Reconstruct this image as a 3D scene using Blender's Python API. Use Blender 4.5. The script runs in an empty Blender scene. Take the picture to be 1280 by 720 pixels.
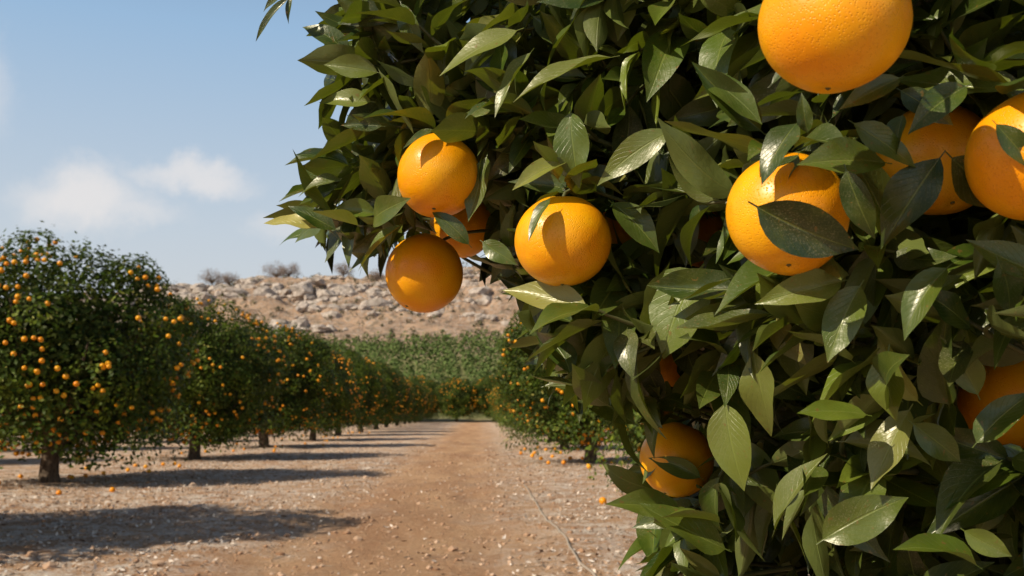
import bpy, math, random
import numpy as np
from mathutils import Vector, Matrix, noise as mn

SEED=7
rng=np.random.default_rng(SEED); random.seed(SEED)
S=bpy.context.scene
S.view_settings.view_transform='Standard'
try: S.view_settings.look='None'
except Exception: pass
S.view_settings.exposure=0

# ------------------------------------------------------------ camera
F=1244.0
camd=bpy.data.cameras.new("camera"); cam=bpy.data.objects.new("camera",camd)
S.collection.objects.link(cam); S.camera=cam
camd.lens=35; camd.sensor_width=36; camd.clip_start=0.02; camd.clip_end=5000
C=np.array([0,0,1.2])
cam.location=C.tolist()
cam.rotation_euler=(math.radians(90+7.1),0,math.radians(-1.84))
camd.dof.use_dof=True; camd.dof.focus_distance=0.88; camd.dof.aperture_fstop=18
R=np.array(cam.rotation_euler.to_matrix())
def at(px,py,d):
    px=np.asarray(px,float);py=np.asarray(py,float);d=np.asarray(d,float)
    v=np.stack([(px-640)/F*d,(360-py)/F*d,-d],-1)
    return C+v@R.T
def proj(P):
    v=(P-C)@R
    d=-v[...,2]
    dd=np.where(np.abs(d)<1e-4,1e-4,d)
    return 640+v[...,0]/dd*F, 360-v[...,1]/dd*F, d

# ------------------------------------------------------------ sun / sky
EL=math.radians(39)
az=np.array([-0.84,-0.54]); az/=np.linalg.norm(az)
SUN=np.array([az[0]*math.cos(EL),az[1]*math.cos(EL),math.sin(EL)])
sd=bpy.data.lights.new("sun",'SUN'); so=bpy.data.objects.new("sun",sd); S.collection.objects.link(so)
sd.energy=5.0; sd.angle=math.radians(0.5); sd.color=(1.0,0.90,0.73)
so.rotation_euler=Vector(SUN.tolist()).to_track_quat('Z','Y').to_euler()

w=bpy.data.worlds.new("World"); S.world=w; w.use_nodes=True
nt=w.node_tree; nt.nodes.clear()
def N(nt,t,**k):
    n=nt.nodes.new(t)
    for a,b in k.items(): setattr(n,a,b)
    return n
def L(nt,a,b): nt.links.new(a,b)
out=N(nt,'ShaderNodeOutputWorld')
sky=N(nt,'ShaderNodeTexSky',sky_type='NISHITA')
sky.sun_disc=False; sky.sun_elevation=EL; sky.sun_rotation=math.atan2(az[0],az[1])
sky.altitude=100; sky.air_density=1.0; sky.dust_density=1.6; sky.ozone_density=1.0
bg=N(nt,'ShaderNodeBackground'); bg.inputs[1].default_value=0.05
L(nt,sky.outputs[0],bg.inputs[0])
tc=N(nt,'ShaderNodeTexCoord')
sz=N(nt,'ShaderNodeSeparateXYZ'); L(nt,tc.outputs['Generated'],sz.inputs[0])
hz=N(nt,'ShaderNodeValToRGB'); L(nt,sz.outputs[2],hz.inputs[0])
e=hz.color_ramp.elements; e[0].position=0.04; e[0].color=(0.70,0.70,0.69,1); e[1].position=0.55; e[1].color=(0.13,0.23,0.42,1)
x=e.new(0.17); x.color=(0.58,0.66,0.74,1); x=e.new(0.36); x.color=(0.34,0.52,0.74,1)
bh=N(nt,'ShaderNodeBackground'); bh.inputs[1].default_value=1.0; L(nt,hz.outputs[0],bh.inputs[0])
hm=N(nt,'ShaderNodeMapRange'); hm.inputs[1].default_value=0.40; hm.inputs[2].default_value=0.65; hm.inputs[3].default_value=0.92; hm.inputs[4].default_value=0.0
L(nt,sz.outputs[2],hm.inputs[0])
m0=N(nt,'ShaderNodeMixShader'); L(nt,hm.outputs[0],m0.inputs[0]); L(nt,bg.outputs[0],m0.inputs[1]); L(nt,bh.outputs[0],m0.inputs[2])
bc=N(nt,'ShaderNodeBackground'); bc.inputs[0].default_value=(0.88,0.84,0.82,1); bc.inputs[1].default_value=0.96
nz=N(nt,'ShaderNodeTexNoise'); nz.inputs['Scale'].default_value=15; nz.inputs['Detail'].default_value=6; nz.inputs['Roughness'].default_value=0.6
L(nt,tc.outputs['Generated'],nz.inputs['Vector'])
sub=N(nt,'ShaderNodeVectorMath',operation='SUBTRACT'); sub.inputs[1].default_value=(0.5,0.5,0.5)
L(nt,nz.outputs['Color'],sub.inputs[0])
sc=N(nt,'ShaderNodeVectorMath',operation='SCALE'); sc.inputs['Scale'].default_value=0.085
L(nt,sub.outputs[0],sc.inputs[0])
ad=N(nt,'ShaderNodeVectorMath',operation='ADD')
L(nt,tc.outputs['Generated'],ad.inputs[0]); L(nt,sc.outputs[0],ad.inputs[1])
acc=None
for (px,py,ax,ay,st) in [(105,247,85,44,0.76),(150,264,80,26,0.50),(240,215,84,28,0.68),(-20,100,45,55,0.30),(350,282,45,22,0.35),(1700,200,200,60,0.6)]:
    c=at(px,py,1.0)-C; c/=np.linalg.norm(c)
    r=np.cross(c,[0,0,1]); r/=np.linalg.norm(r); u=np.cross(r,c)
    s=N(nt,'ShaderNodeVectorMath',operation='SUBTRACT'); s.inputs[1].default_value=c.tolist(); L(nt,ad.outputs[0],s.inputs[0])
    d1=N(nt,'ShaderNodeVectorMath',operation='DOT_PRODUCT'); d1.inputs[1].default_value=(r*F/ax).tolist(); L(nt,s.outputs[0],d1.inputs[0])
    d2=N(nt,'ShaderNodeVectorMath',operation='DOT_PRODUCT'); d2.inputs[1].default_value=(u*F/ay).tolist(); L(nt,s.outputs[0],d2.inputs[0])
    d3=N(nt,'ShaderNodeVectorMath',operation='DOT_PRODUCT'); d3.inputs[1].default_value=(c*6).tolist(); L(nt,s.outputs[0],d3.inputs[0])
    cb=N(nt,'ShaderNodeCombineXYZ'); L(nt,d1.outputs['Value'],cb.inputs[0]); L(nt,d2.outputs['Value'],cb.inputs[1]); L(nt,d3.outputs['Value'],cb.inputs[2])
    ln=N(nt,'ShaderNodeVectorMath',operation='LENGTH'); L(nt,cb.outputs[0],ln.inputs[0])
    mr=N(nt,'ShaderNodeMapRange',interpolation_type='SMOOTHSTEP'); mr.inputs[1].default_value=1.2; mr.inputs[2].default_value=0.15; mr.inputs[3].default_value=0; mr.inputs[4].default_value=st
    L(nt,ln.outputs['Value'],mr.inputs[0])
    if acc is None: acc=mr.outputs[0]
    else:
        m=N(nt,'ShaderNodeMath',operation='MAXIMUM'); L(nt,acc,m.inputs[0]); L(nt,mr.outputs[0],m.inputs[1]); acc=m.outputs[0]
ms=N(nt,'ShaderNodeMixShader'); L(nt,acc,ms.inputs[0]); L(nt,m0.outputs[0],ms.inputs[1]); L(nt,bc.outputs[0],ms.inputs[2])
L(nt,ms.outputs[0],out.inputs[0])

# ------------------------------------------------------------ helpers
def mat(name):
    m=bpy.data.materials.new(name); m.use_nodes=True
    nt=m.node_tree; b=nt.nodes['Principled BSDF']; return m,nt,b
def mixc(nt,fac,a,b,blend='MIX'):
    n=N(nt,'ShaderNodeMix',data_type='RGBA',blend_type=blend)
    for i,v in ((0,fac),(6,a),(7,b)):
        if isinstance(v,(int,float)): n.inputs[i].default_value=v
        elif isinstance(v,tuple): n.inputs[i].default_value=(*v,1) if len(v)==3 else v
        else: L(nt,v,n.inputs[i])
    return n.outputs[2]
def mth(nt,op,a,b=0.0,c=None,clamp=False):
    n=N(nt,'ShaderNodeMath',operation=op,use_clamp=clamp)
    for i,v in ((0,a),(1,b),(2,c)):
        if v is None: continue
        if isinstance(v,(int,float)): n.inputs[i].default_value=v
        else: L(nt,v,n.inputs[i])
    return n.outputs[0]
def mrange(nt,v,a,b,c=0.0,d=1.0,smooth=True):
    n=N(nt,'ShaderNodeMapRange')
    if smooth: n.interpolation_type='SMOOTHSTEP'
    L(nt,v,n.inputs[0])
    for i,x in enumerate((a,b,c,d)): n.inputs[i+1].default_value=x
    return n.outputs[0]
def ntex(nt,vec,scale,detail=4,rough=0.55,t='ShaderNodeTexNoise'):
    n=N(nt,t); n.inputs['Scale'].default_value=scale
    if t=='ShaderNodeTexNoise':
        n.inputs['Detail'].default_value=detail; n.inputs['Roughness'].default_value=rough
    if vec is not None: L(nt,vec,n.inputs['Vector'])
    return n
def mesh_obj(name,V,Fq,mats,tone=None,uv=None,smooth=True,parent=None,matidx=None):
    V=np.asarray(V,np.float32).reshape(-1,3); Fq=np.asarray(Fq,np.int32)
    k=Fq.shape[1]; nf=len(Fq)
    me=bpy.data.meshes.new(name)
    me.vertices.add(len(V)); me.vertices.foreach_set('co',V.ravel())
    me.loops.add(nf*k); me.loops.foreach_set('vertex_index',Fq.ravel())
    me.polygons.add(nf); me.polygons.foreach_set('loop_start',np.arange(0,nf*k,k,dtype=np.int32))
    me.polygons.foreach_set('loop_total',np.full(nf,k,np.int32))
    me.polygons.foreach_set('use_smooth',np.full(nf,smooth,bool))
    me.update(calc_edges=True)
    if tone is not None:
        a=me.color_attributes.new('tone','FLOAT_COLOR','POINT')
        t=np.ones((len(V),4),np.float32); t[:,:3]=tone; a.data.foreach_set('color',t.ravel())
    if uv is not None:
        u=me.uv_layers.new(name='uv'); u.data.foreach_set('uv',np.asarray(uv,np.float32)[Fq.ravel()].ravel())
    for m in mats: me.materials.append(m)
    me.validate()
    o=bpy.data.objects.new(name,me); S.collection.objects.link(o)
    if parent: o.parent=parent
    return o
def empty(name,loc=(0,0,0),rz=0,s=1):
    o=bpy.data.objects.new(name,None); o.location=loc; o.rotation_euler=(0,0,rz)
    o.scale=(s,s,s) if not isinstance(s,tuple) else s
    o.empty_display_size=0.2; S.collection.objects.link(o); return o
def nrm(a): return a/np.maximum(np.linalg.norm(a,axis=-1,keepdims=True),1e-9)
class Acc:
    def __init__(s): s.V=[];s.F=[];s.n=0
    def add(s,V,Fc):
        V=np.asarray(V,float).reshape(-1,3); s.V.append(V); s.F.append(np.asarray(Fc)+s.n); s.n+=len(V)
    def get(s): return np.concatenate(s.V),np.concatenate(s.F)
def tube(acc,P,rad,sides=6):
    P=np.asarray(P,float); n=len(P); T=nrm(np.gradient(P,axis=0))
    ref=np.array([0.31,0.77,0.55]); A=nrm(np.cross(T,ref)); B=np.cross(T,A)
    th=np.linspace(0,2*np.pi,sides,endpoint=False)
    V=P[:,None]+(A[:,None]*np.cos(th)[None,:,None]+B[:,None]*np.sin(th)[None,:,None])*np.asarray(rad)[:,None,None]
    i=np.arange(n-1)[:,None]*sides; j=np.arange(sides)[None]; j2=(j+1)%sides
    Fc=np.stack([i+j,i+j2,i+sides+j2,i+sides+j],-1).reshape(-1,4)
    acc.add(V,Fc)
def bez(p0,p1,p2,n=8):
    t=np.linspace(0,1,n)[:,None]; return (1-t)**2*np.array(p0)+2*t*(1-t)*np.array(p1)+t*t*np.array(p2)
def ico(sub):
    import bmesh
    bm=bmesh.new(); bmesh.ops.create_icosphere(bm,subdivisions=sub,radius=1)
    V=np.array([v.co[:] for v in bm.verts]); Fc=np.array([[v.index for v in f.verts] for f in bm.faces]); bm.free(); return V,Fc

# ------------------------------------------------------------ leaf generator
def leaves(base,D,Nn,Ln,Wr,curl,fold,nu,nv,tone,wavy=0.05):
    n=len(base)
    D=nrm(D); Nn=nrm(Nn-D*np.sum(Nn*D,-1,keepdims=True)); Sd=np.cross(D,Nn)
    u=np.linspace(0,1,nu); v=np.linspace(-1,1,nv)
    U,Vv=np.meshgrid(u,v,indexing='ij')
    x=np.clip((U-0.09)/0.91,0,1)
    prof=np.sin(np.pi*x**0.82)**0.85*(1-0.18*x)
    prof=prof*np.where(x>0.75,1-0.40*((x-0.75)/0.25)**1.0,1)
    prof=np.where(U<0.09,0.035,np.maximum(prof,0.012))
    prof[0]=0.03; prof[-1]=0.006
    Ln=Ln[:,None,None]; hw=(Ln*Wr[:,None,None])*0.56
    ph=rng.uniform(0,6.28,n)[:,None,None]; fr=rng.uniform(5,11,n)[:,None,None]
    cu=curl[:,None,None]
    along=np.where(np.abs(cu)>1e-3,np.sin(cu*U)/np.where(np.abs(cu)>1e-3,cu,1),U)*Ln
    down=np.where(np.abs(cu)>1e-3,(1-np.cos(cu*U))/np.where(np.abs(cu)>1e-3,cu,1),0)*Ln
    side=hw*prof*Vv*np.cos(fold[:,None,None])
    up=hw*prof*np.abs(Vv)**1.25*np.sin(fold[:,None,None])
    up=up+wavy*hw*prof*np.abs(Vv)*np.sin(fr*U+ph+np.sign(Vv)*1.3)*2.0
    sb=rng.normal(0,0.10,n)[:,None,None]*Ln*U**2
    P=base[:,None,None]+D[:,None,None]*along[...,None]+Sd[:,None,None]*(side+sb)[...,None]+Nn[:,None,None]*(up-down)[...,None]
    vid=np.arange(nu*nv).reshape(nu,nv)
    q=np.stack([vid[:-1,:-1],vid[:-1,1:],vid[1:,1:],vid[1:,:-1]],-1).reshape(-1,4)
    Fq=(q[None]+(np.arange(n)*nu*nv)[:,None,None]).reshape(-1,4)
    uv=np.tile(np.stack([U,Vv*0.5+0.5],-1).reshape(-1,2),(n,1))
    tn=np.repeat(tone,nu*nv,axis=0)
    return P.reshape(-1,3),Fq,uv,tn

# ------------------------------------------------------------ materials
def leaf_mat(name,detail=True,gain=1.0,spec=0.3,trans=0.22,deep=1.0):
    m,nt,b=mat(name)
    at_=N(nt,'ShaderNodeAttribute',attribute_name='tone'); sp=N(nt,'ShaderNodeSeparateColor'); L(nt,at_.outputs['Color'],sp.inputs[0])
    cr=N(nt,'ShaderNodeValToRGB'); L(nt,sp.outputs[0],cr.inputs[0])
    g=gain
    e=cr.color_ramp.elements; e[0].color=(0.010*g,0.026*g,0.003*g,1); e[1].color=(0.165*g,0.220*g,0.020*g,1)
    x=e.new(0.40); x.color=(0.026*g*deep,0.058*g*deep,0.006*g,1); x=e.new(0.72); x.color=(0.068*g*deep,0.114*g*deep,0.009*g,1)
    col=mixc(nt,sp.outputs[1],cr.outputs[0],(0.46*g,0.41*g,0.11*g))
    geo=N(nt,'ShaderNodeNewGeometry')
    if detail:
        uvn=N(nt,'ShaderNodeUVMap'); sx=N(nt,'ShaderNodeSeparateXYZ'); L(nt,uvn.outputs[0],sx.inputs[0])
        av=mth(nt,'ABSOLUTE',mth(nt,'SUBTRACT',sx.outputs[1],0.5))
        rib=mrange(nt,av,0.035,0.012)
        vv=mth(nt,'SUBTRACT',mth(nt,'MULTIPLY',sx.outputs[0],11.0),mth(nt,'MULTIPLY',av,7.0))
        sv=mth(nt,'ABSOLUTE',mth(nt,'SINE',mth(nt,'MULTIPLY',vv,3.14159)))
        vein=mrange(nt,sv,0.20,0.0)
        veins=mth(nt,'MAXIMUM',rib,mth(nt,'MULTIPLY',vein,0.30))
        n1=ntex(nt,geo.outputs['Position'],55,2)
        col=mixc(nt,mrange(nt,n1.outputs[0],0.40,0.7,0,0.30),col,(0.13,0.150,0.014))
        col=mixc(nt,mth(nt,'MULTIPLY',veins,0.36),col,(0.23,0.27,0.055))
        n2=ntex(nt,geo.outputs['Position'],800,2,0.7); n3=ntex(nt,geo.outputs['Position'],28,3,0.6)
        dust=mth(nt,'MULTIPLY',mrange(nt,n2.outputs[0],0.50,0.74),mrange(nt,n3.outputs[0],0.38,0.65,0.05,1))
        dust=mth(nt,'MULTIPLY',dust,mth(nt,'MULTIPLY',sp.outputs[2],0.42))
        film=mth(nt,'MULTIPLY',sp.outputs[2],mrange(nt,n3.outputs[0],0.45,0.75,0.0,0.14))
        col=mixc(nt,film,col,(0.33,0.29,0.14))
        col=mixc(nt,dust,col,(0.48,0.42,0.27))
        n4=ntex(nt,geo.outputs['Position'],190,2); col=mixc(nt,mrange(nt,n4.outputs[0],0.66,0.72,0,0.75),col,(0.18,0.11,0.025))
        bp=N(nt,'ShaderNodeBump'); bp.inputs['Strength'].default_value=0.45; bp.inputs['Distance'].default_value=0.0014
        hh=mth(nt,'SUBTRACT',mth(nt,'MULTIPLY',n4.outputs[0],0.6),mth(nt,'MULTIPLY',veins,0.8)); L(nt,hh,bp.inputs['Height']); L(nt,bp.outputs[0],b.inputs['Normal'])
        rg=mth(nt,'ADD',0.20,mth(nt,'MULTIPLY',n3.outputs[0],0.26)); L(nt,rg,b.inputs['Roughness'])
    else: b.inputs['Roughness'].default_value=0.5
    back=mixc(nt,0.55,col,(0.17*g,0.195*g,0.058*g))
    col=mixc(nt,geo.outputs['Backfacing'],col,back)
    L(nt,col,b.inputs['Base Color'])
    b.inputs['Specular IOR Level'].default_value=spec
    b.inputs['Specular Tint'].default_value=(1,0.95,0.84,1)
    if trans>0:
        tr=N(nt,'ShaderNodeBsdfTranslucent'); tcx=mixc(nt,1.0,col,(1.7,1.8,0.3),'MULTIPLY'); L(nt,tcx,tr.inputs[0])
        mx=N(nt,'ShaderNodeMixShader'); mx.inputs[0].default_value=trans
        o=nt.nodes['Material Output']; L(nt,b.outputs[0],mx.inputs[1]); L(nt,tr.outputs[0],mx.inputs[2]); L(nt,mx.outputs[0],o.inputs[0])
    return m
M_leaf=leaf_mat("leaf_citrus",True,0.95,0.68,0.16); M_leaf2=leaf_mat("leaf_citrus_orchard",False,0.86,0.12,0.12); M_leafin=leaf_mat("leaf_citrus_shaded",False,0.5,0.12,0.0)  # M_leafin: darker copy, shade inside the crown put into its colour

def orange_mat(name,near=True):
    m,nt,b=mat(name); geo=N(nt,'ShaderNodeNewGeometry')
    n=ntex(nt,geo.outputs['Position'],22 if near else 5,3)
    if near: col=mixc(nt,mrange(nt,n.outputs[0],0.3,0.7),(0.93,0.315,0.001),(0.96,0.44,0.004))
    else: col=mixc(nt,mrange(nt,n.outputs[0],0.3,0.7),(0.85,0.27,0.003),(0.92,0.42,0.008))
    if near:
        v=ntex(nt,geo.outputs['Position'],650,t='ShaderNodeTexVoronoi')
        n2=ntex(nt,geo.outputs['Position'],90,2)
        pore=mrange(nt,v.outputs['Distance'],0.0,0.42,0,1)
        col=mixc(nt,mrange(nt,v.outputs['Distance'],0.22,0.0,0,0.28),col,(0.76,0.19,0.002))
        n6=ntex(nt,geo.outputs['Position'],95,4,0.7); col=mixc(nt,mrange(nt,n6.outputs[0],0.67,0.78,0,0.4),col,(0.50,0.22,0.02))
        bp=N(nt,'ShaderNodeBump'); bp.inputs['Strength'].default_value=0.55; bp.inputs['Distance'].default_value=0.0006
        L(nt,mth(nt,'ADD',pore,mth(nt,'MULTIPLY',n2.outputs[0],0.9)),bp.inputs['Height']); L(nt,bp.outputs[0],b.inputs['Normal'])
    L(nt,col,b.inputs['Base Color']); b.inputs['Roughness'].default_value=0.34; b.inputs['Specular IOR Level'].default_value=0.42
    return m
M_or=orange_mat("orange_peel",True); M_or2=orange_mat("orange_peel_simple",False)
def bark():
    m,nt,b=mat("bark"); geo=N(nt,'ShaderNodeNewGeometry'); mp=N(nt,'ShaderNodeMapping'); mp.inputs['Scale'].default_value=(1,1,0.3); L(nt,geo.outputs['Position'],mp.inputs[0])
    n=ntex(nt,mp.outputs[0],30,5,0.65); col=mixc(nt,mrange(nt,n.outputs[0],0.3,0.7),(0.06,0.038,0.022),(0.19,0.135,0.09)); L(nt,col,b.inputs['Base Color'])
    bp=N(nt,'ShaderNodeBump'); bp.inputs['Strength'].default_value=0.7; bp.inputs['Distance'].default_value=0.01; L(nt,n.outputs[0],bp.inputs['Height']); L(nt,bp.outputs[0],b.inputs['Normal']); b.inputs['Roughness'].default_value=0.9
    return m
M_bark=bark()
def twigm():
    m,nt,b=mat("green_twig"); geo=N(nt,'ShaderNodeNewGeometry'); n=ntex(nt,geo.outputs['Position'],60,3)
    L(nt,mixc(nt,n.outputs[0],(0.06,0.09,0.02),(0.14,0.11,0.045)),b.inputs['Base Color']); b.inputs['Roughness'].default_value=0.6; return m
M_twig=twigm()
def scrubm(name,a,bb):
    m,nt,b=mat(name); at_=N(nt,'ShaderNodeAttribute',attribute_name='tone'); sp=N(nt,'ShaderNodeSeparateColor'); L(nt,at_.outputs['Color'],sp.inputs[0])
    L(nt,mixc(nt,sp.outputs[0],a,bb),b.inputs['Base Color']); b.inputs['Roughness'].default_value=0.9; b.inputs['Specular IOR Level'].default_value=0.1; return m

# ------------------------------------------------------------ terrain
def sstep(x,a,b):
    t=np.clip((x-a)/(b-a),0,1); return t*t*(3-2*t)
ridx=np.array([-900,-400,-230,-165,-125,-100,-69,-45,-26,0,13,60,150,400,900])
ridz=np.array([6,12,24,32,36,39,42.5,43.5,45,47.5,49,55,62,50,20])
def noise2(x,y,s,z=0.0,o=4):
    return mn.fractal(Vector((x*s,y*s,z)),0.9,2.0,o)
def hbase(x,y):
    rz=np.interp(x,ridx,ridz)
    a=15*sstep(y,120,232)*np.clip(rz/45,0.2,1.2)
    b=(rz-15*np.clip(rz/45,0.2,1.2))*(0.5*np.clip((y-222)/108,0,1)+0.5*sstep(y,205,335))
    c=-0.03*np.clip(y-345,0,1e9)
    return a+b+c
def height(x,y):
    h=float(hbase(x,y))
    f=float(sstep(y,222,262))
    if f>0:
        h+=f*(noise2(x,y,0.02,3.1)*1.6+abs(noise2(x,y,0.07,9.2))*2.4+noise2(x,y,0.25,1.2)*1.1)
        h+=f*1.5*max(0,noise2(x,y*1.6,0.05,5.5))*2
    near=float(1-sstep(math.hypot(x,y),40,80))
    if near>0:
        h+=near*(noise2(x,y*0.5,0.9,0.3)*0.028+noise2(x,y,3.5,2.0,3)*0.018)
        for tx in (-1.75,-0.1): h-=near*0.025*math.exp(-((x-tx-0.12*math.sin(y*0.2))/0.25)**2)
    if math.hypot(x,y)>60 and y<130: h+=noise2(x,y,0.03,7.7)*0.15
    return h
def grid_axis(lo,hi,fine_lo,fine_hi,step,growth,mx):
    a=list(np.arange(fine_lo,fine_hi,step)); s=step;v=a[-1]
    while v<hi: s=min(s*growth,mx); v+=s; a.append(v)
    s=step;v=a[0];pre=[]
    while v>lo: s=min(s*growth,mx); v-=s; pre.append(v)
    return np.array(pre[::-1]+a)
gx=grid_axis(-900,900,-7,3,0.12,1.06,40)
ys=list(np.arange(3.5,14,0.12)); s=0.12; v=ys[-1]
while v<1300:
    s=s*1.035
    if 190<v<350: s=min(s,1.6)
    elif v<190: s=min(s,2.2)
    else: s=min(max(s,3),60)
    v+=s; ys.append(v)
s=0.12;v=3.5;pre=[]
while v>-80: s*=1.15; s=min(s,10); v-=s; pre.append(v)
gy=np.array(pre[::-1]+ys)
ex=np.arange(-130,60,2.2); gx=np.unique(np.round(np.concatenate([gx,ex]),3))
gx=gx[np.concatenate([[True],np.diff(gx)>0.05])]
X,Y=np.meshgrid(gx,gy,indexing='ij')
Z=np.array([height(a,b) for a,b in zip(X.ravel(),Y.ravel())])
nx,ny=X.shape; vid=np.arange(nx*ny).reshape(nx,ny)
Fq=np.stack([vid[:-1,:-1],vid[1:,:-1],vid[1:,1:],vid[:-1,1:]],-1).reshape(-1,4)
def ground_mat():
    m,nt,b=mat("dirt_ground"); geo=N(nt,'ShaderNodeNewGeometry'); P=geo.outputs['Position']
    sx=N(nt,'ShaderNodeSeparateXYZ'); L(nt,P,sx.inputs[0])
    st=N(nt,'ShaderNodeMapping'); st.inputs['Scale'].default_value=(1,0.22,1); L(nt,P,st.inputs[0])
    n1=ntex(nt,st.outputs[0],1.1,6,0.6); n2=ntex(nt,P,9,6,0.7); n3=ntex(nt,P,60,4,0.7); n7=ntex(nt,P,0.55,5,0.6)
    col=mixc(nt,mrange(nt,n1.outputs[0],0.35,0.65),(0.64,0.39,0.22),(0.48,0.26,0.14))
    col=mixc(nt,mrange(nt,n2.outputs[0],0.45,0.7,0,0.6),col,(0.70,0.48,0.31))
    col=mixc(nt,mrange(nt,n7.outputs[0],0.46,0.66,0,0.50),col,(0.37,0.20,0.11))
    col=mixc(nt,mrange(nt,n3.outputs[0],0.48,0.68,0,0.65),col,(0.25,0.135,0.075))
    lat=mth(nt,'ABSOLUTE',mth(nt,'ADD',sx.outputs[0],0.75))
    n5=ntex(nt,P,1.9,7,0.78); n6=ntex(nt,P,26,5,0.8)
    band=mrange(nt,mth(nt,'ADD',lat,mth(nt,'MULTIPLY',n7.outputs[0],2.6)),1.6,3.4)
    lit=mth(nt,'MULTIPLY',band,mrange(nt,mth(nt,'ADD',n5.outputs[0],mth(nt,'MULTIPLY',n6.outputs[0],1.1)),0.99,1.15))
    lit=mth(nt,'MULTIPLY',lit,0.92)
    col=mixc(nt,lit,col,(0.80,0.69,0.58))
    hill=mrange(nt,sx.outputs[2],9.0,17.0)
    h1=ntex(nt,P,0.10,8,0.68); h2=ntex(nt,P,0.9,6,0.75); h3=ntex(nt,P,0.4,6,0.68)
    hc=mixc(nt,mrange(nt,h1.outputs[0],0.38,0.62),(0.60,0.40,0.265),(0.43,0.285,0.195))  # hill tans kept light, distance haze put into the colour
    hc=mixc(nt,mrange(nt,h2.outputs[0],0.5,0.62),hc,(0.54,0.46,0.39))
    hc=mixc(nt,mrange(nt,h3.outputs[0],0.52,0.60,0,0.72),hc,(0.22,0.18,0.125))
    far=mixc(nt,mrange(nt,sx.outputs[1],112,135),col,(0.19,0.19,0.075))
    col=mixc(nt,hill,far,hc)
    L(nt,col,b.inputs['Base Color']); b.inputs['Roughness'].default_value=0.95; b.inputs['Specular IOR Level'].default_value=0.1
    bp=N(nt,'ShaderNodeBump'); bp.inputs['Strength'].default_value=1.0; bp.inputs['Distance'].default_value=0.055
    L(nt,mth(nt,'ADD',mth(nt,'ADD',n2.outputs[0],mth(nt,'MULTIPLY',n3.outputs[0],0.4)),mth(nt,'MULTIPLY',n6.outputs[0],0.5)),bp.inputs['Height'])
    bp2=N(nt,'ShaderNodeBump'); bp2.inputs['Strength'].default_value=0.9; bp2.inputs['Distance'].default_value=1.2
    L(nt,mth(nt,'MULTIPLY',hill,mth(nt,'ADD',h2.outputs[0],h3.outputs[0])),bp2.inputs['Height']); L(nt,bp.outputs[0],bp2.inputs['Normal'])
    L(nt,bp2.outputs[0],b.inputs['Normal'])
    return m
mesh_obj("ground",np.stack([X.ravel(),Y.ravel(),Z],-1),Fq,[ground_mat()])

# ------------------------------------------------------------ rocks on the hill
def rockm():
    m,nt,b=mat("limestone"); geo=N(nt,'ShaderNodeNewGeometry'); P=geo.outputs['Position']
    n=ntex(nt,P,0.8,6,0.7); c=mixc(nt,mrange(nt,n.outputs[0],0.35,0.65),(0.29,0.235,0.19),(0.57,0.48,0.41)); L(nt,c,b.inputs['Base Color'])
    b.inputs['Roughness'].default_value=0.95
    bp=N(nt,'ShaderNodeBump'); bp.inputs['Strength'].default_value=0.8; bp.inputs['Distance'].default_value=0.5; L(nt,n.outputs[0],bp.inputs['Height']); L(nt,bp.outputs[0],b.inputs['Normal'])
    return m
iV,iF=ico(2); acc=Acc(); cnt=0
while cnt<2600:
    x=rng.uniform(-150,60); y=rng.uniform(236,342)
    cl=mn.fractal(Vector((x*0.035,y*0.05,4.4)),0.9,2.0,3)
    top=0.20 if 262<y<326 else 0.04
    if cl+top<rng.uniform(0.0,0.36): continue
    r=rng.choice([0.5,0.9,1.5,2.4],p=[0.34,0.34,0.24,0.08])*rng.uniform(0.7,1.25)
    o=rng.uniform(0,100,3)
    V=iV.copy(); k=np.array([1+0.55*mn.noise(Vector((v*1.2+o).tolist()))+0.25*mn.noise(Vector((v*3+o).tolist())) for v in V])
    V=V*k[:,None]*np.array([r*rng.uniform(.9,1.8),r*rng.uniform(.8,1.3),r*rng.uniform(.45,.95)])
    a=rng.uniform(0,6.28); V=V@np.array([[math.cos(a),-math.sin(a),0],[math.sin(a),math.cos(a),0],[0,0,1]])
    acc.add(V+[x,y,height(x,y)+r*0.03],iF); cnt+=1
V,Fc=acc.get(); mesh_obj("hillside_boulders",V,Fc,[rockm()],smooth=False)

# ------------------------------------------------------------ generic small-leaf clumps
def quads(P,Nn,size,asp,tone):
    n=len(P); T=nrm(np.cross(Nn,nrm(rng.normal(size=(n,3))))); B=np.cross(nrm(Nn),T)
    s=size[:,None]*0.5
    V=np.stack([P-T*s,P+B*s*asp-nrm(Nn)*s*0.12,P+T*s,P-B*s*asp-nrm(Nn)*s*0.12],1).reshape(-1,3)
    Fc=np.arange(n*4).reshape(n,4)[:,::-1]
    return V,Fc,np.repeat(tone,4,axis=0)
def tones(n,lo=0.1,hi=0.9,yel=0.06,dust=0.5):
    t=np.zeros((n,3)); t[:,0]=np.clip(rng.beta(2,2,n)*(hi-lo)+lo,0,1); t[:,1]=np.where(rng.random(n)<yel,rng.uniform(0.2,0.8,n),rng.uniform(0,0.1,n)); t[:,2]=rng.uniform(0.1,1,n)*dust*1.6
    return np.clip(t,0,1)

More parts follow.
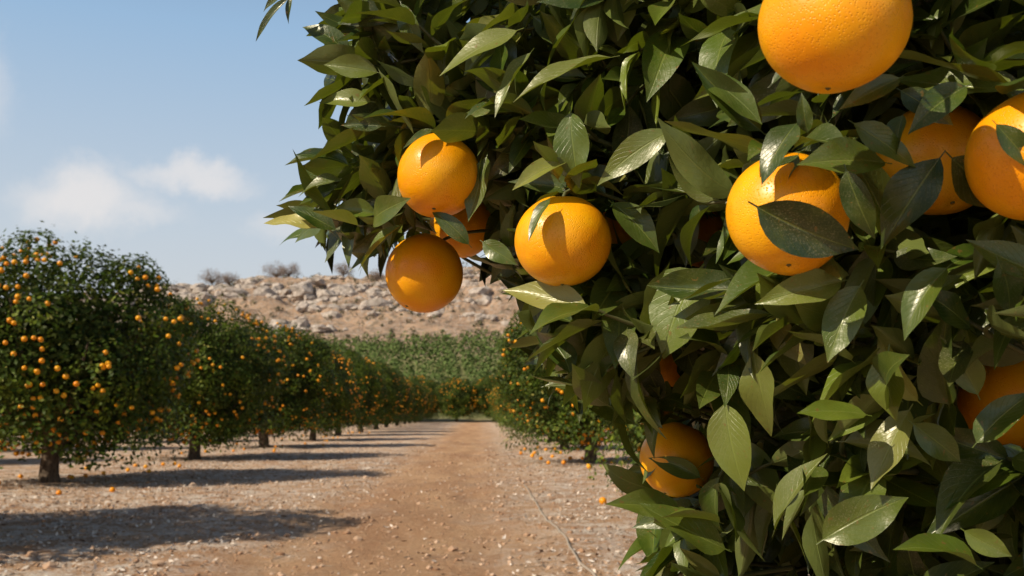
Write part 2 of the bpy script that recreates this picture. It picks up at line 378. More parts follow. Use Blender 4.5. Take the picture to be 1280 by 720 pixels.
VV=[];FF=[];TT=[];nn=0
def clump(x,y,z,rx,rz,n,size):
    global nn
    d=nrm(rng.normal(size=(n,3))); rr=rng.uniform(0.55,1.0,n)[:,None]
    P=np.array([x,y,z+rz*0.75])+d*rr*np.array([rx,rx,rz]); V,Fc,T=quads(P,nrm(d+rng.normal(size=(n,3))*0.5+[0,0,.3]),rng.uniform(.6,1.2,n)*size,0.8,tones(n))
    VV.append(V);FF.append(Fc+nn);TT.append(T);nn+=len(V)
for i in range(24):
    ry=138+i*3.9
    x=-75+rng.uniform(0,2)
    while x<55:
        xx=x+rng.normal(0,.5); yy=ry+rng.normal(0,.5)
        if rng.random()>0.05: clump(xx,yy,height(xx,yy),rng.uniform(1.1,1.7),rng.uniform(0.9,1.7),50,0.6)
        x+=2.7
mesh_obj("distant_orchard",np.concatenate(VV),np.concatenate(FF),[scrubm("distant_foliage",(0.062,0.097,0.028),(0.150,0.195,0.058))],np.concatenate(TT),smooth=False)
VV=[];FF=[];TT=[];nn=0
for i in range(650):
    x=rng.uniform(-140,55);y=rng.uniform(228,340); r=rng.uniform(.4,1.2)*(1.8 if rng.random()<.10 else 1); clump(x,y,height(x,y),r,r*.8,30,0.5)
mesh_obj("hillside_scrub",np.concatenate(VV),np.concatenate(FF),[scrubm("dry_scrub",(0.09,0.085,0.05),(0.20,0.175,0.10))],np.concatenate(TT),smooth=False)

M_far=scrubm("sparse_tree_foliage",(0.22,0.165,0.135),(0.33,0.26,0.21))
for (px,w_,h_) in [(265,8,6),(287,5,4.5),(345,10,6.5),(360,7,5.5),(428,6,5),(470,5,4)]:
    y=326+rng.uniform(-3,3); x=(px-600)/F*y; z=max(height(x,y),hbase(x,y)-.5)-0.2
    e=empty("ridge_tree",(x,y,z))
    acc=Acc(); tips=[]
    tube(acc,[[0,0,0],[0.1,0,h_*.25],[0,0,h_*.4]],[.3,.22,.18])
    for k in range(26):
        a=rng.uniform(0,6.28); rr=rng.uniform(.3,1)*w_*.5; t=np.array([math.cos(a)*rr,math.sin(a)*rr,h_*rng.uniform(.4,1)*(1-0.3*(rr/(w_*.5))**2)])
        tube(acc,bez([0,0,h_*.2],[t[0]*.3,t[1]*.3,h_*.5],t,5),[.14,.1,.07,.05,.02],4); tips.append(t)
    V,Fc=acc.get(); mesh_obj("trunk",V,Fc,[M_bark],parent=e)
    tips=np.array(tips); n=2400; P=tips[rng.integers(0,len(tips),n)]+rng.normal(0,.7,(n,3))
    V,Fc,T=quads(P,nrm(rng.normal(size=(n,3))),rng.uniform(.18,.36,n),.6,tones(n)); mesh_obj("foliage",V,Fc,[M_far],T,smooth=False,parent=e)

# ------------------------------------------------------------ orchard trees
oV,oF=ico(2)
def crown_variant(seed,nl=28000,H=4.3,Rr=2.3,no=330):
    r=np.random.default_rng(seed)
    z0=0.42; zc=(H+z0)/2; hz=(H-z0)/2
    nlobe=95
    d=nrm(r.normal(size=(nlobe,3)))
    lr=r.uniform(0.28,0.74,nlobe)
    base=np.array([0,0,zc])+d*np.array([Rr,Rr,hz])*(1-lr[:,None]/2.2)
    tz=(base[:,2]-zc)/hz
    k=1-0.10*np.clip(tz,0,1)**2+0.04*np.clip(-tz,0,1)
    base[:,:2]*=k[:,None]; base*=r.uniform(0.93,1.06,nlobe)[:,None]
    li=r.choice(nlobe,nl,p=lr**2/np.sum(lr**2))
    dd=nrm(r.normal(size=(nl,3))*0.8+d[li]*0.6+np.array([0,0,0.12]))
    shell=r.uniform(0.80,1.05,nl)+np.where(r.random(nl)<.12,r.uniform(0,.3,nl),0)
    P=base[li]+dd*lr[li][:,None]*shell[:,None]
    ns=110; sd_=nrm(d[r.integers(0,nlobe,ns)]+r.normal(0,.4,(ns,3))+[0,0,.25])
    sb=np.array([0,0,zc])+sd_*np.array([Rr,Rr,hz])*0.90
    kk=16; t=r.uniform(0,0.36,(ns,kk,1)); SP=(sb[:,None]+sd_[:,None]*t+r.normal(0,.03,(ns,kk,3))).reshape(-1,3); SN=np.repeat(sd_,kk,0)
    nk=2600; ka=r.uniform(0,6.28,nk); kr=Rr*r.uniform(.55,.98,nk); SK=np.stack([np.cos(ka)*kr,np.sin(ka)*kr,0.38+0.9*r.random(nk)**.8+0.25*np.sin(ka*5+seed)],-1); SKN=nrm(SK*[1,1,0]+[0,0,.3])
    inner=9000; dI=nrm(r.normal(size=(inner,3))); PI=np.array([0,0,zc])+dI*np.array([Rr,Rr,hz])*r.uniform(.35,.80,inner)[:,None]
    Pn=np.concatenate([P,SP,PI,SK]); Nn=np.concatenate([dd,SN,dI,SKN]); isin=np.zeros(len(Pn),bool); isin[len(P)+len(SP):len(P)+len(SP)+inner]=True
    m=Pn[:,2]>0.28; Pn=Pn[m];Nn=Nn[m];isin=isin[m];n=len(Pn)
    Nn=nrm(Nn+r.normal(size=(n,3))*0.35+[0,0,0.2])
    T=tones(n,0.05,0.85,0.03,0.4)
    cl=np.array([mn.noise(Vector((p*1.7+seed).tolist())) for p in Pn]); T[:,0]=np.clip(T[:,0]+cl*0.6,0,1); T[isin,0]*=.25  # inner leaves darkened: shade inside the crown painted into their tone
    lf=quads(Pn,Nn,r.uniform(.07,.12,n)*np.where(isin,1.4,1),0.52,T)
    bun=nrm(r.normal(size=(90,3))+[0,0,-0.35]); bi=r.integers(0,90,no)
    dO=nrm(bun[bi]+r.normal(0,.11,(no,3)))
    PO=np.array([0,0,zc])+dO*np.array([Rr,Rr,hz])*r.uniform(.90,1.0,no)[:,None]
    tz=(PO[:,2]-zc)/hz; PO[:,:2]*=(1-0.08*np.clip(tz,0,1)**2)[:,None]
    ro=r.uniform(.036,.046,no)
    OV=(oV[None]*ro[:,None,None]+PO[:,None]).reshape(-1,3); OF=(oF[None]+(np.arange(no)*len(oV))[:,None,None]).reshape(-1,3)
    ac=Acc(); tube(ac,[[0,0,-.1],[.02,.01,.15],[0,.03,.5],[.05,0,.9]],[.2,.16,.14,.12],10)
    for k in range(9):
        a=k*2.4+r.uniform(-.3,.3); q=r.uniform(.9,1.7); tube(ac,bez([.03,0,r.uniform(.45,.85)],[math.cos(a)*.5*q,math.sin(a)*.5*q,1.2],[math.cos(a)*q,math.sin(a)*q,r.uniform(1.6,3.4)],8),np.linspace(.09,.015,8),6)
    tv=ac.get()
    meshes=[]
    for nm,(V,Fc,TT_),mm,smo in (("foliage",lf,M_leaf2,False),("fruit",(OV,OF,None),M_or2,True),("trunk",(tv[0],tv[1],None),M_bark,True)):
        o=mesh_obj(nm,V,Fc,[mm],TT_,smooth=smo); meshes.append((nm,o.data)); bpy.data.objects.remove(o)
    return meshes
variants=[crown_variant(11,no=370),crown_variant(23,no=380),crown_variant(37,no=330)]
def place_tree(x,y,vi,rz,s):
    e=empty("orange_tree",(x,y,height(x,y)-0.02),rz,s)
    for nm,me in variants[vi]:
        o=bpy.data.objects.new(nm,me); S.collection.objects.link(o); o.parent=e
rt=random.Random(5)
for i in range(14):
    y=8.9+8.65*i
    s=rt.uniform(.93,1.05)
    if i==1: s=.98
    if i==2: s=.97
    place_tree(-7.2+rt.uniform(-.15,.15),y+(rt.uniform(-.4,.4) if i>2 else 0),i%3,rt.uniform(0,6.28),(s*rt.uniform(1,1.06),s*rt.uniform(1,1.1),s))
for i in range(13): place_tree(-14.6+rt.uniform(-.3,.3),6+8.65*i+rt.uniform(-.4,.4),(i+1)%3,rt.uniform(0,6.28),rt.uniform(.9,1.0))
for i in range(8): place_tree(-22+rt.uniform(-.3,.3),10+8.65*i,(i+2)%3,rt.uniform(0,6.28),rt.uniform(.9,1.0))
for i,(x,y,s) in enumerate([(3.2,12.6,.84),(2.65,24.0,.97),(2.75,32.5,.96),(2.9,41,.97),(3.0,50,.98),(3.1,59,1),(3.1,68,1),(3.2,77,1),(3.1,86,1),(3.2,95,1),(3.3,104,1)]):
    place_tree(x,y,(i+2)%3,rt.uniform(0,6.28),s)
for i in range(7): place_tree(10.6,8+9*i,i%3,rt.uniform(0,6.28),.97)
for i in range(11): place_tree(-26+4.6*i+rt.uniform(-.5,.5),124+rt.uniform(-2,2),i%3,rt.uniform(0,6.28),rt.uniform(1.1,1.45))

# ------------------------------------------------------------ ground litter, pebbles, fallen fruit, hose
n=60000
lx=np.concatenate([rng.normal(-5.2,2.4,n*5//9),rng.normal(2.2,1.1,n*2//9),rng.uniform(-9,4,n-n*5//9-n*2//9)])
ly=3.5+rng.random(n)**1.6*36
keep=(np.abs(lx+0.75)>0.9)|(rng.random(n)<0.22)
cl=np.array([mn.fractal(Vector((a*.9,b*.9,1.)),.9,2.,3) for a,b in zip(lx,ly)]); keep&=(cl+rng.normal(0,.2,n)>-.08)
lx=lx[keep];ly=ly[keep];n=len(lx)
lz=np.array([height(a,b) for a,b in zip(lx,ly)])+rng.uniform(.004,.022,n)
T=tones(n,0,1); T[:,0]=np.where(rng.random(n)<.45,rng.uniform(0,.25,n),rng.uniform(.5,1,n))
V,Fc,T=quads(np.stack([lx,ly,lz],-1),nrm(rng.normal(0,.4,(n,3))+[0,0,1]),rng.uniform(.02,.075,n),.45,T)
mesh_obj("leaf_litter",V,Fc,[scrubm("dry_leaf",(0.20,0.115,0.06),(0.86,0.75,0.64))],T,smooth=False)
pV,pF=ico(1); n=11000
px_=rng.uniform(-9,4,n); py_=3.5+rng.random(n)**1.6*26; pr=rng.gamma(2.0,.0055,n)+.004
pz_=np.array([height(a,b) for a,b in zip(px_,py_)])
V=(pV[None]*rng.uniform(.7,1.3,(n,len(pV),1))*pr[:,None,None]*np.array([1,1,.6])+np.stack([px_,py_,pz_+pr*.2],-1)[:,None]).reshape(-1,3)
Fc=(pF[None]+(np.arange(n)*len(pV))[:,None,None]).reshape(-1,3)
T=np.repeat(tones(n,0,1),len(pV),0)
mesh_obj("pebbles",V,Fc,[scrubm("clod",(0.34,0.185,0.10),(0.62,0.44,0.31))],T,smooth=False)
ac=Acc()
for k in range(420):
    x=rng.choice([rng.normal(-5,2),rng.normal(2.0,.9),rng.uniform(-8,3)]); y=4+rng.random()**1.4*18; a=rng.uniform(0,3.14); l=rng.uniform(.06,.22)
    p0=np.array([x,y,0]);p2=p0+[math.cos(a)*l,math.sin(a)*l,0];p1=(p0+p2)/2+rng.normal(0,.02,3)
    for p in (p0,p1,p2): p[2]=height(p[0],p[1])+.008
    tube(ac,bez(p0,p1,p2,4),[.003,.003,.002,.001],4)
V,Fc=ac.get(); mesh_obj("fallen_twigs",V,Fc,[scrubm("dry_twig",(0.3,0.24,0.18),(0.4,0.33,0.26))],np.full((len(V),3),.5))
sp_=[(656,562),(668,566),(690,571),(700,566),(712,574),(676,574),(722,562),(665,570),(651,567),(735,585),(693,562),(780,608),(752,628),(5,573),(685,578),(704,579),(672,560),(682,563)]
VV=[];n=0;FF=[]
oV3,oF3=ico(3)
for (px,py) in sp_:
    d=1.2*F/(py-515+1e-3); x=(px-600)/F*d; V=oV3*rng.uniform(.044,.055)+[x,d,height(x,d)+.036]; VV.append(V);FF.append(oF3+n);n+=len(V)
for k in range(70):
    x=rng.choice([-7.2,3.2])+np.clip(rng.normal(0,.9),-1.7,1.7); y=rng.uniform(12,60); V=oV3*.042+[x,y,height(x,y)+.036]; VV.append(V);FF.append(oF3+n);n+=len(V)
mesh_obj("fallen_oranges",np.concatenate(VV),np.concatenate(FF),[M_or2])
hp=[]
for (px,py) in [(655,605),(668,622),(676,640),(690,655),(706,668),(712,685),(722,700),(745,720),(790,750)]:
    d=1.2*F/(py-515); hp.append([(px-600)/F*d,d])
hp=np.array(hp); t=np.linspace(0,len(hp)-1,70); hx=np.interp(t,range(len(hp)),hp[:,0]);hy=np.interp(t,range(len(hp)),hp[:,1])
k=np.ones(7)/7; hx[3:-3]=np.convolve(hx,k,'valid');hy[3:-3]=np.convolve(hy,k,'valid')
ac=Acc(); tube(ac,[[a,b,height(a,b)+.016] for a,b in zip(hx,hy)],np.full(70,.011),8)
m,nt_,b=mat("dusty_hose"); g_=N(nt_,'ShaderNodeNewGeometry'); nn_=ntex(nt_,g_.outputs['Position'],30,4); L(nt_,mixc(nt_,nn_.outputs[0],(0.22,0.17,0.13),(0.50,0.41,0.32)),b.inputs['Base Color']); b.inputs['Roughness'].default_value=.8
V,Fc=ac.get(); mesh_obj("irrigation_hose",V,Fc,[m])

# ------------------------------------------------------------ FOREGROUND TREE
CC=np.array([1.95,1.75,1.75]); RC=1.9
tree=empty("orange_tree",(0,0,0))
poly=np.array([(395,-20),(405,25),(388,60),(398,85),(392,125),(420,150),(376,172),(366,222),(385,245),(333,262),(345,290),(400,292),(438,325),(500,295),(560,322),(620,345),(655,372),(672,420),(662,450),(672,492),(712,505),(748,492),(790,520),(800,560),(778,600),(764,618),(812,655),(798,690),(812,730),(840,1000),(1700,1000),(1900,300),(1700,-500),(700,-500),(450,-200)],float)
def inpoly(px,py):
    x0,y0=poly[:,0],poly[:,1]; x1,y1=np.roll(x0,-1),np.roll(y0,-1)
    px=np.asarray(px)[...,None];py=np.asarray(py)[...,None]
    c=((y0>py)!=(y1>py)); xi=(x1-x0)*(py-y0)/np.where(y1==y0,1e-9,(y1-y0))+x0
    return (np.sum(c&(px<xi),-1)%2)==1
def relief(px,py):
    """bulges and hollows of the crown surface"""
    return mn.fractal(Vector((px/130.0,py/130.0,3.3)),0.8,2.0,2)
def dsurf(px,py):
    d=np.interp(px,[340,500,700,850,1000,1280,1500],[1.02,0.98,0.92,0.86,0.74,0.66,0.66])
    return d+np.clip((np.asarray(py)-420)/320,0,1.2)*0.12
ORL=[(548,220,53,None),(530,342,48,None),(703,302,59,None),(1041,30,92,None),(985,268,76,None),(1170,200,70,None),(1300,195,86,None),(1262,502,62,None),(845,575,45,None),(577,283,40,None),(790,286,30,1.02),(884,296,28,1.02),(835,464,22,1.12),(1085,240,50,.95)]
OC=[];OR=[]
for (px,py,r,d) in ORL:
    rad=0.0405 if r>45 else (0.037 if d is None else .034)
    dd=rad*F/r if d is None else d
    OC.append(at(px,py,dd)); OR.append(rad)
OC=np.array(OC);OR=np.array(OR)
stems=[]
def orange_fruit(c,rad,k):
    nu_,nv_=56,40
    th=np.linspace(0,np.pi,nv_); ph=np.linspace(0,2*np.pi,nu_,endpoint=False)
    TH,PH=np.meshgrid(th,ph,indexing='ij')
    rr=1+0.018*np.sin(3*PH+k)*np.sin(TH)+0.022*np.cos(2*PH+k*2)*np.sin(TH)-0.07*np.exp(-(TH/0.22)**2)-0.045*np.exp(-((np.pi-TH)/0.12)**2)+0.02*np.exp(-((TH-.42)/.2)**2)
    V=np.stack([rr*np.sin(TH)*np.cos(PH),rr*np.sin(TH)*np.sin(PH),rr*np.cos(TH)*(0.97+0.05*math.sin(k*1.7))],-1)
    vi=np.arange(nu_*nv_).reshape(nv_,nu_); a=vi[:-1];b_=vi[1:]; Fc=np.stack([a,b_,np.roll(b_,-1,1),np.roll(a,-1,1)],-1).reshape(-1,4)
    up=nrm(np.array([rng.normal(0,.2)+.15,rng.normal(0,.2)+.2,1.0])); ax=nrm(np.cross(up,[1,0.2,0])); ay=np.cross(up,ax); M=np.stack([ax,ay,up])
    Vw=V.reshape(-1,3)*rad@M+c
    mesh_obj("orange",Vw,Fc,[M_or],parent=tree)
    ac=Acc()
    s=10; rs=np.array([.20 if i%2==0 else .11 for i in range(s)]); an=np.linspace(0,6.283,s,endpoint=False)
    ring=np.stack([rs*np.cos(an),rs*np.sin(an),np.full(s,.925)],-1); ring2=np.stack([.06*np.cos(an),.06*np.sin(an),np.full(s,.97)],-1)
    VV=np.concatenate([ring,ring2])*rad@M+c; FF=np.array([[i,(i+1)%s,s+(i+1)%s,s+i] for i in range(s)]); ac.add(VV,FF)
    ring=np.stack([.05*np.cos(an),.05*np.sin(an),np.full(s,-(0.97+0.05*math.sin(k*1.7))*.955)],-1); ring2=np.stack([.02*np.cos(an),.02*np.sin(an),np.full(s,-(0.97+0.05*math.sin(k*1.7))*.985)],-1)
    VV=np.concatenate([ring,ring2])*rad@M+c; ac.add(VV,FF[:,::-1])
    top=c+up*rad*.90; en=top+nrm(up*.25+nrm(CC-c)+np.array([0,.5,0]))*0.09
    tube(ac,bez(top,top+up*.018,en,6),[.0020,.0018,.0018,.0018,.002,.0022],6)
    V2,F2=ac.get(); mesh_obj("orange_stem",V2,F2,[M_twig],parent=tree)
    stems.append((top,up))
for k,(c,r) in enumerate(zip(OC,OR)): orange_fruit(c,r,k)

def blocks_fruit(P,margin=1.0):
    bad=np.zeros(len(P),bool)
    for k,(c,r) in enumerate(zip(OC,OR)):
        mg=margin if k<10 else margin*.45
        v=c-C; l=np.linalg.norm(v); u=v/l; q=P-C; t=q@u; perp=np.linalg.norm(q-t[:,None]*u,axis=1)
        bad|=(t<l)&(perp<r*(t/l)*mg)
        bad|=np.linalg.norm(P-c,axis=1)<r*1.04
    return bad
cl_P=[];cl_A=[];cl_S=[]
def add_cluster(P,A,s): cl_P.append(P);cl_A.append(A);cl_S.append(s)
def sample_layer(nmax,mind,off0,off1,gap):
    pts=[];tries=0
    while len(pts)<nmax and tries<nmax*60:
        tries+=1
        px=rng.uniform(370,1430);py=rng.uniform(-120,860)
        if not (inpoly(px-34,py) and inpoly(px-10,py+26)): continue
        rl=relief(px,py)
        if rl<gap: continue
        d=float(dsurf(px,py))+rng.uniform(off0,off1)-0.07*rl
        p=at(px,py,d)
        if pts and np.min(np.linalg.norm(np.array(pts)-p,axis=1))<mind: continue
        pts.append(p)
    return pts
for (nmax,mind,o0,o1,gap) in ((200,.046,-.02,.05,0.0),(200,.048,.07,.15,-.10),(220,.05,.18,.28,-.35),(220,.05,.30,.42,-9)):
    for p in sample_layer(nmax,mind,o0,o1,gap):
        out_=nrm(p-CC); A=nrm(out_*0.8+rng.normal(0,.65,3)+np.array([-.1,-.15,.2])); add_cluster(p,A,0)
for (px,py,dx,dy) in [(405,40,-1,.2),(425,8,-1,-.3),(420,75,-1,-.2),(425,120,-1,0),(455,155,-1,.1),(405,190,-1,-.5),(395,228,-1,0),(390,268,-1,.1),(430,250,-1,0),(455,300,-.7,.9),(470,210,-1,.2),(500,60,-.6,-.6),(520,110,-.7,.2),(480,20,-.6,-.4),(590,325,-.2,1),(640,335,0,1),(690,420,-.8,.6),(690,470,-.8,.6),(760,490,-.3,1),(800,540,-.8,.2),(800,610,-1,.1),(830,650,-.8,.6),(830,700,-1,.5),(470,175,-1,0),(440,205,-1,-.1),(500,250,-1,.3),(620,250,-.4,.6),(455,95,-1,-.3),(560,60,-.5,-.5),(440,20,-1,-.6),(410,100,-1,.4),(640,380,-.6,.6),(720,495,-.5,.8)]:
    p=at(px+22,py,float(dsurf(px,py))+rng.uniform(-.02,.08)); A=nrm(R@np.array([dx,-dy,rng.uniform(.1,.6)])+rng.normal(0,.15,3)); add_cluster(p,A,1)
cl_P=np.array(cl_P);cl_A=np.array(cl_A); nc=len(cl_P)
B=[];D=[];NN=[];CT=[];ED=[]
ac=Acc()
for p,A,edge in zip(cl_P,cl_A,cl_S):
    k=rng.integers(6,12); t0=rng.uniform(0,6.28); ref=nrm(np.cross(A,[.3,.5,.8])); rf2=np.cross(A,ref)
    twl=rng.uniform(.05,.09)*(1.3 if edge else 1)
    root=p-A*twl*(1.4 if edge else 1)-nrm(p-CC)*0.07+np.array([0,0,-.02])
    pts=bez(root,p-A*twl*.6,p,7)
    if not blocks_fruit(pts).any(): tube(ac,pts,np.linspace(.0028,.0013,7),5)
    ct=rng.uniform(-.32,.25)
    for j in range(k):
        f=j/(k-1); bp_=p-A*twl*(1-f)*.9
        an=t0+j*2.4; rd=ref*math.cos(an)+rf2*math.sin(an)
        th=math.radians(rng.uniform(45,85)*(1-f)+rng.uniform(8,50)*f)
        d=A*math.cos(th)+rd*math.sin(th)+np.array([0,0,-.22])+rng.normal(0,.12,3)
        n_=A*.8+np.array([0,0,.5])+SUN*.2-rd*0.1+rng.normal(0,.50,3)
        B.append(bp_);D.append(nrm(d));NN.append(n_);CT.append(ct);ED.append(edge)
for k,(top,up) in enumerate(stems[:10]):
    for j in range(6):
        a=j*1.05+rng.uniform(-.3,.3)+k; d=np.array([math.cos(a),math.sin(a),rng.uniform(-.1,.5)])
        B.append(top+up*.012+d*.006); D.append(nrm(d)); NN.append(np.array([0,0,1.])+SUN*.3+rng.normal(0,.3,3)); CT.append(0);ED.append(0)
B=np.array(B);D=np.array(D);NN=np.array(NN);CT=np.array(CT);ED=np.array(ED); n=len(B); nst=60
Ln=rng.uniform(.045,.095,n)
ok=np.ones(n,bool)
loose=np.zeros(n,bool); loose[-nst:]=True
jit=rng.uniform(-6,22,n)
for f in (0,.3,.6,.85,1.0):
    P=B+D*Ln[:,None]*f
    ok&=~blocks_fruit(P,1.08 if f<1 else 0.94)|(loose&~blocks_fruit(P,.68))
    px,py,d=proj(P); infr=(d>0.05)
    if f>=.3: ok&=inpoly(px+16+jit,py)|inpoly(px+8,py-14)|~infr|((ED>0)&inpoly(px+36,py))
    ok&=(d>0.42)|(d<-1)|(px>1400)|(py>820)
B=B[ok];D=D[ok];NN=NN[ok];Ln=Ln[ok];CT=CT[ok];n=len(B)
T=tones(n,.0,1.0,.05,.55); T[:,0]=np.clip(T[:,0]+CT,0,1)
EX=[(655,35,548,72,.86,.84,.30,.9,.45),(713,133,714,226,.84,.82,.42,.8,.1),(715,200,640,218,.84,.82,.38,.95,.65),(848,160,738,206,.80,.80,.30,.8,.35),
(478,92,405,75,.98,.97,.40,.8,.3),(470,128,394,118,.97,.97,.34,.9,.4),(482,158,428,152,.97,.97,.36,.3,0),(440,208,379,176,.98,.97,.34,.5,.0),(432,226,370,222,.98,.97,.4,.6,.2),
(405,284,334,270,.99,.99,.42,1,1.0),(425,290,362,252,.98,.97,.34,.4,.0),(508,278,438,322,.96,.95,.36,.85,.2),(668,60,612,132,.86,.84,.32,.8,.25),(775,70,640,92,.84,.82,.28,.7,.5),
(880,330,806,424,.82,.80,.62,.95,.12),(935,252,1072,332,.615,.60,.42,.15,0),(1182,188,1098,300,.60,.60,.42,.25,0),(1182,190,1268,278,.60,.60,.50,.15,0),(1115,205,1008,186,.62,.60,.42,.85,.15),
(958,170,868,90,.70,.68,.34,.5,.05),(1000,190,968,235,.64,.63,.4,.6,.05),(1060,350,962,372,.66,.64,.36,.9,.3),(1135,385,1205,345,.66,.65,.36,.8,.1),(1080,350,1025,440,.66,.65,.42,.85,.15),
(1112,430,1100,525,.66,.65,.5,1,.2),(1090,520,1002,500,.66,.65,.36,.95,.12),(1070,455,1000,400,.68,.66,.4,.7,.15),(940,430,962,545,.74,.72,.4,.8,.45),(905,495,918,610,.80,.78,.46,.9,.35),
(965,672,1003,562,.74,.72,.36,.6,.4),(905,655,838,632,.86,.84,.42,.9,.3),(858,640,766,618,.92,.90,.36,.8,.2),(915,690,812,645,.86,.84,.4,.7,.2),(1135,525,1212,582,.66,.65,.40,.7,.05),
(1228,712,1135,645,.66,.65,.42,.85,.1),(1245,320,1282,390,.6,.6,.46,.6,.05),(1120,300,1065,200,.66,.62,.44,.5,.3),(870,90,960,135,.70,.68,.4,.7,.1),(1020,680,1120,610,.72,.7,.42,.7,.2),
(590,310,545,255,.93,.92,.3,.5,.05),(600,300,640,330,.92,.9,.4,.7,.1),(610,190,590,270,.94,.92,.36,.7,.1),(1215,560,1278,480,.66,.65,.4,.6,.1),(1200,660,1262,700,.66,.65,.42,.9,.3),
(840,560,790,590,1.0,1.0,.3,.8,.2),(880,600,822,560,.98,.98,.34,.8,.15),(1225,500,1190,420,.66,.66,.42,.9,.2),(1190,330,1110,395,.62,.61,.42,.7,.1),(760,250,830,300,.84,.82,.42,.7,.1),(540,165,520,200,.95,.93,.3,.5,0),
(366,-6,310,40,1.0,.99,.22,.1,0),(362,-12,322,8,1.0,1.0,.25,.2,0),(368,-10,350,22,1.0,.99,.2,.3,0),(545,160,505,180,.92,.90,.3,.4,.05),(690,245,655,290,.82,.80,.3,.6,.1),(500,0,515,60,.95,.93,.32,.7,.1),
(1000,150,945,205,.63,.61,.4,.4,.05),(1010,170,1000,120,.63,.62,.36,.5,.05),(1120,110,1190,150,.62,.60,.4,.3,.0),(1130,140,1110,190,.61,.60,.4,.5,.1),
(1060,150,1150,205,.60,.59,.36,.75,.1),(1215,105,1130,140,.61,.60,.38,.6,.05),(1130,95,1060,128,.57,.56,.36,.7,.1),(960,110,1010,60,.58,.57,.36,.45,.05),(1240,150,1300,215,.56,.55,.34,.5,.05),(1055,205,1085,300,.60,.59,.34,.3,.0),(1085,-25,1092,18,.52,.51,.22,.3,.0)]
eB=[];eD=[];eN=[];eL=[];eW=[];eT=[]
for (bx,by,tx,ty,d0,d1,wr,tn,yl) in EX:
    p0=at(bx,by,d0);p1=at(tx,ty,d1); dv=p1-p0
    eB.append(p0);eD.append(dv);eL.append(np.linalg.norm(dv)*1.05);eW.append(wr*1.05)
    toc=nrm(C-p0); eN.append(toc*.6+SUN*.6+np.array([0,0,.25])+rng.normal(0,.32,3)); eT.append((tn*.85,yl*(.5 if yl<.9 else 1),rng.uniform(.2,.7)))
ne=len(eB)
B=np.concatenate([B,eB]);D=np.concatenate([D,eD]);NN=np.concatenate([NN,eN]);Ln=np.concatenate([Ln,eL]);Wr=np.concatenate([rng.uniform(.30,.45,n),eW]);T=np.concatenate([T,eT])
cu=np.concatenate([rng.uniform(-.5,1.3,n),rng.uniform(.1,.8,ne)]);fo=np.concatenate([rng.uniform(.05,.75,n),rng.uniform(.15,.55,ne)])
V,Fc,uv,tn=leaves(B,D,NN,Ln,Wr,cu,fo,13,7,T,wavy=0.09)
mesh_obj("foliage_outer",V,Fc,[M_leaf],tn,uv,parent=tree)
n=3000; px=rng.uniform(420,1450,n);py=rng.uniform(-120,880,n); off=rng.uniform(.40,.80,n); k=inpoly(px-30-off*60,py)&inpoly(px,py+18)&inpoly(px,py-18)
px,py,off=px[k],py[k],off[k]; P=at(px,py,dsurf(px,py)+off)
k=~blocks_fruit(P,1.2); P=P[k]; n=len(P)
out_=nrm(P-CC); Nn=nrm(out_+rng.normal(0,.6,(n,3))+[0,0,.4]); Dd=nrm(rng.normal(0,1,(n,3))+out_*.3+[0,0,-.5])
m_=24000; dS=nrm(rng.normal(size=(m_,3))); rS=RC*rng.uniform(.55,1.0,m_)**.5; P2=CC+dS*rS[:,None]*np.array([1,1,.9])
px2,py2,d2=proj(P2); inf=(d2>.05)&(px2>-100)&(px2<1400)&(py2>-100)&(py2<840)
k=(~inf)|((d2>dsurf(px2,py2)+.40)&inpoly(px2-60,py2)&inpoly(px2-30,py2+30)&inpoly(px2-30,py2-30))
k&=~((np.linalg.norm(P2-C,axis=1)<.45))&(P2[:,2]>.35)
P2=P2[k];dS=dS[k];m_=len(P2)
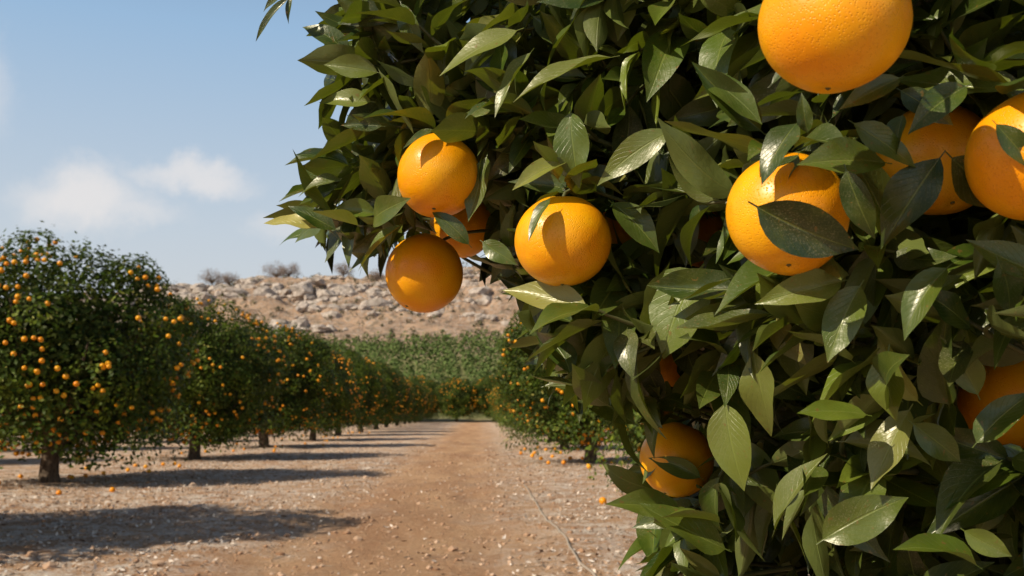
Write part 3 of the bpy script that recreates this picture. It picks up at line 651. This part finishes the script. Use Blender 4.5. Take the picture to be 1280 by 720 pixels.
Nn2=nrm(dS+rng.normal(0,.6,(m_,3))+[0,0,.3]); D2=nrm(rng.normal(0,1,(m_,3))+dS*.3+[0,0,-.5])
Pn=np.concatenate([P,P2]);Nn=np.concatenate([Nn,Nn2]);Dn=np.concatenate([Dd,D2]);n=len(Pn)
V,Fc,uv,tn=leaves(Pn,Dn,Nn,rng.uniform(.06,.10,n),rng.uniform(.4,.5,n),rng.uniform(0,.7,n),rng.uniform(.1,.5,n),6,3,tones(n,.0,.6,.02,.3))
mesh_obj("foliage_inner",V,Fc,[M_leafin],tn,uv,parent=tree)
tube(ac,bez(at(430,-60,1.0),at(390,-30,1.0),at(362,-8,1.0),6),np.linspace(.003,.0015,6),5)
V,Fc=ac.get(); mesh_obj("twigs",V,Fc,[M_twig],parent=tree)
ac=Acc(); bx,by=CC[0],CC[1]
tube(ac,[[bx,by,-.1],[bx,by,.2],[bx+.03,by,.6],[bx,by+.04,.9]],[.2,.15,.13,.12],12)
ends=[at(640,150,1.25),at(760,250,1.2),at(900,380,1.2),at(1000,560,1.2),at(1150,300,1.1),at(900,60,1.2),at(1200,100,1.1),at(560,170,1.08)]
for k in range(10):
    a=rng.uniform(-1.2,2.4); ends.append(CC+np.array([math.cos(a),math.sin(a),rng.uniform(-.3,.8)])*1.4)
for en in ends:
    st=np.array([bx,by,rng.uniform(.6,.9)]); mid=(st+en)/2+np.array([0,0,.25]); L_=bez(st,mid,en,14); L_[1:-1]+=rng.normal(0,.012,(12,3)); tube(ac,L_,np.linspace(.05,.006,14),8)
    for q in range(7):
        i0=rng.integers(6,13); s0=L_[i0]; e0=s0+nrm(nrm(en-st)+rng.normal(0,.6,3))*rng.uniform(.15,.35)
        px0,py0,d0=proj(e0)
        if d0<dsurf(px0,py0)+.1: continue
        tube(ac,bez(s0,(s0+e0)/2+rng.normal(0,.02,3),e0,6),np.linspace(.007,.002,6),5)
V,Fc=ac.get(); mesh_obj("trunk",V,Fc,[M_bark],parent=tree)
print("clusters",nc,"leaves",len(B))
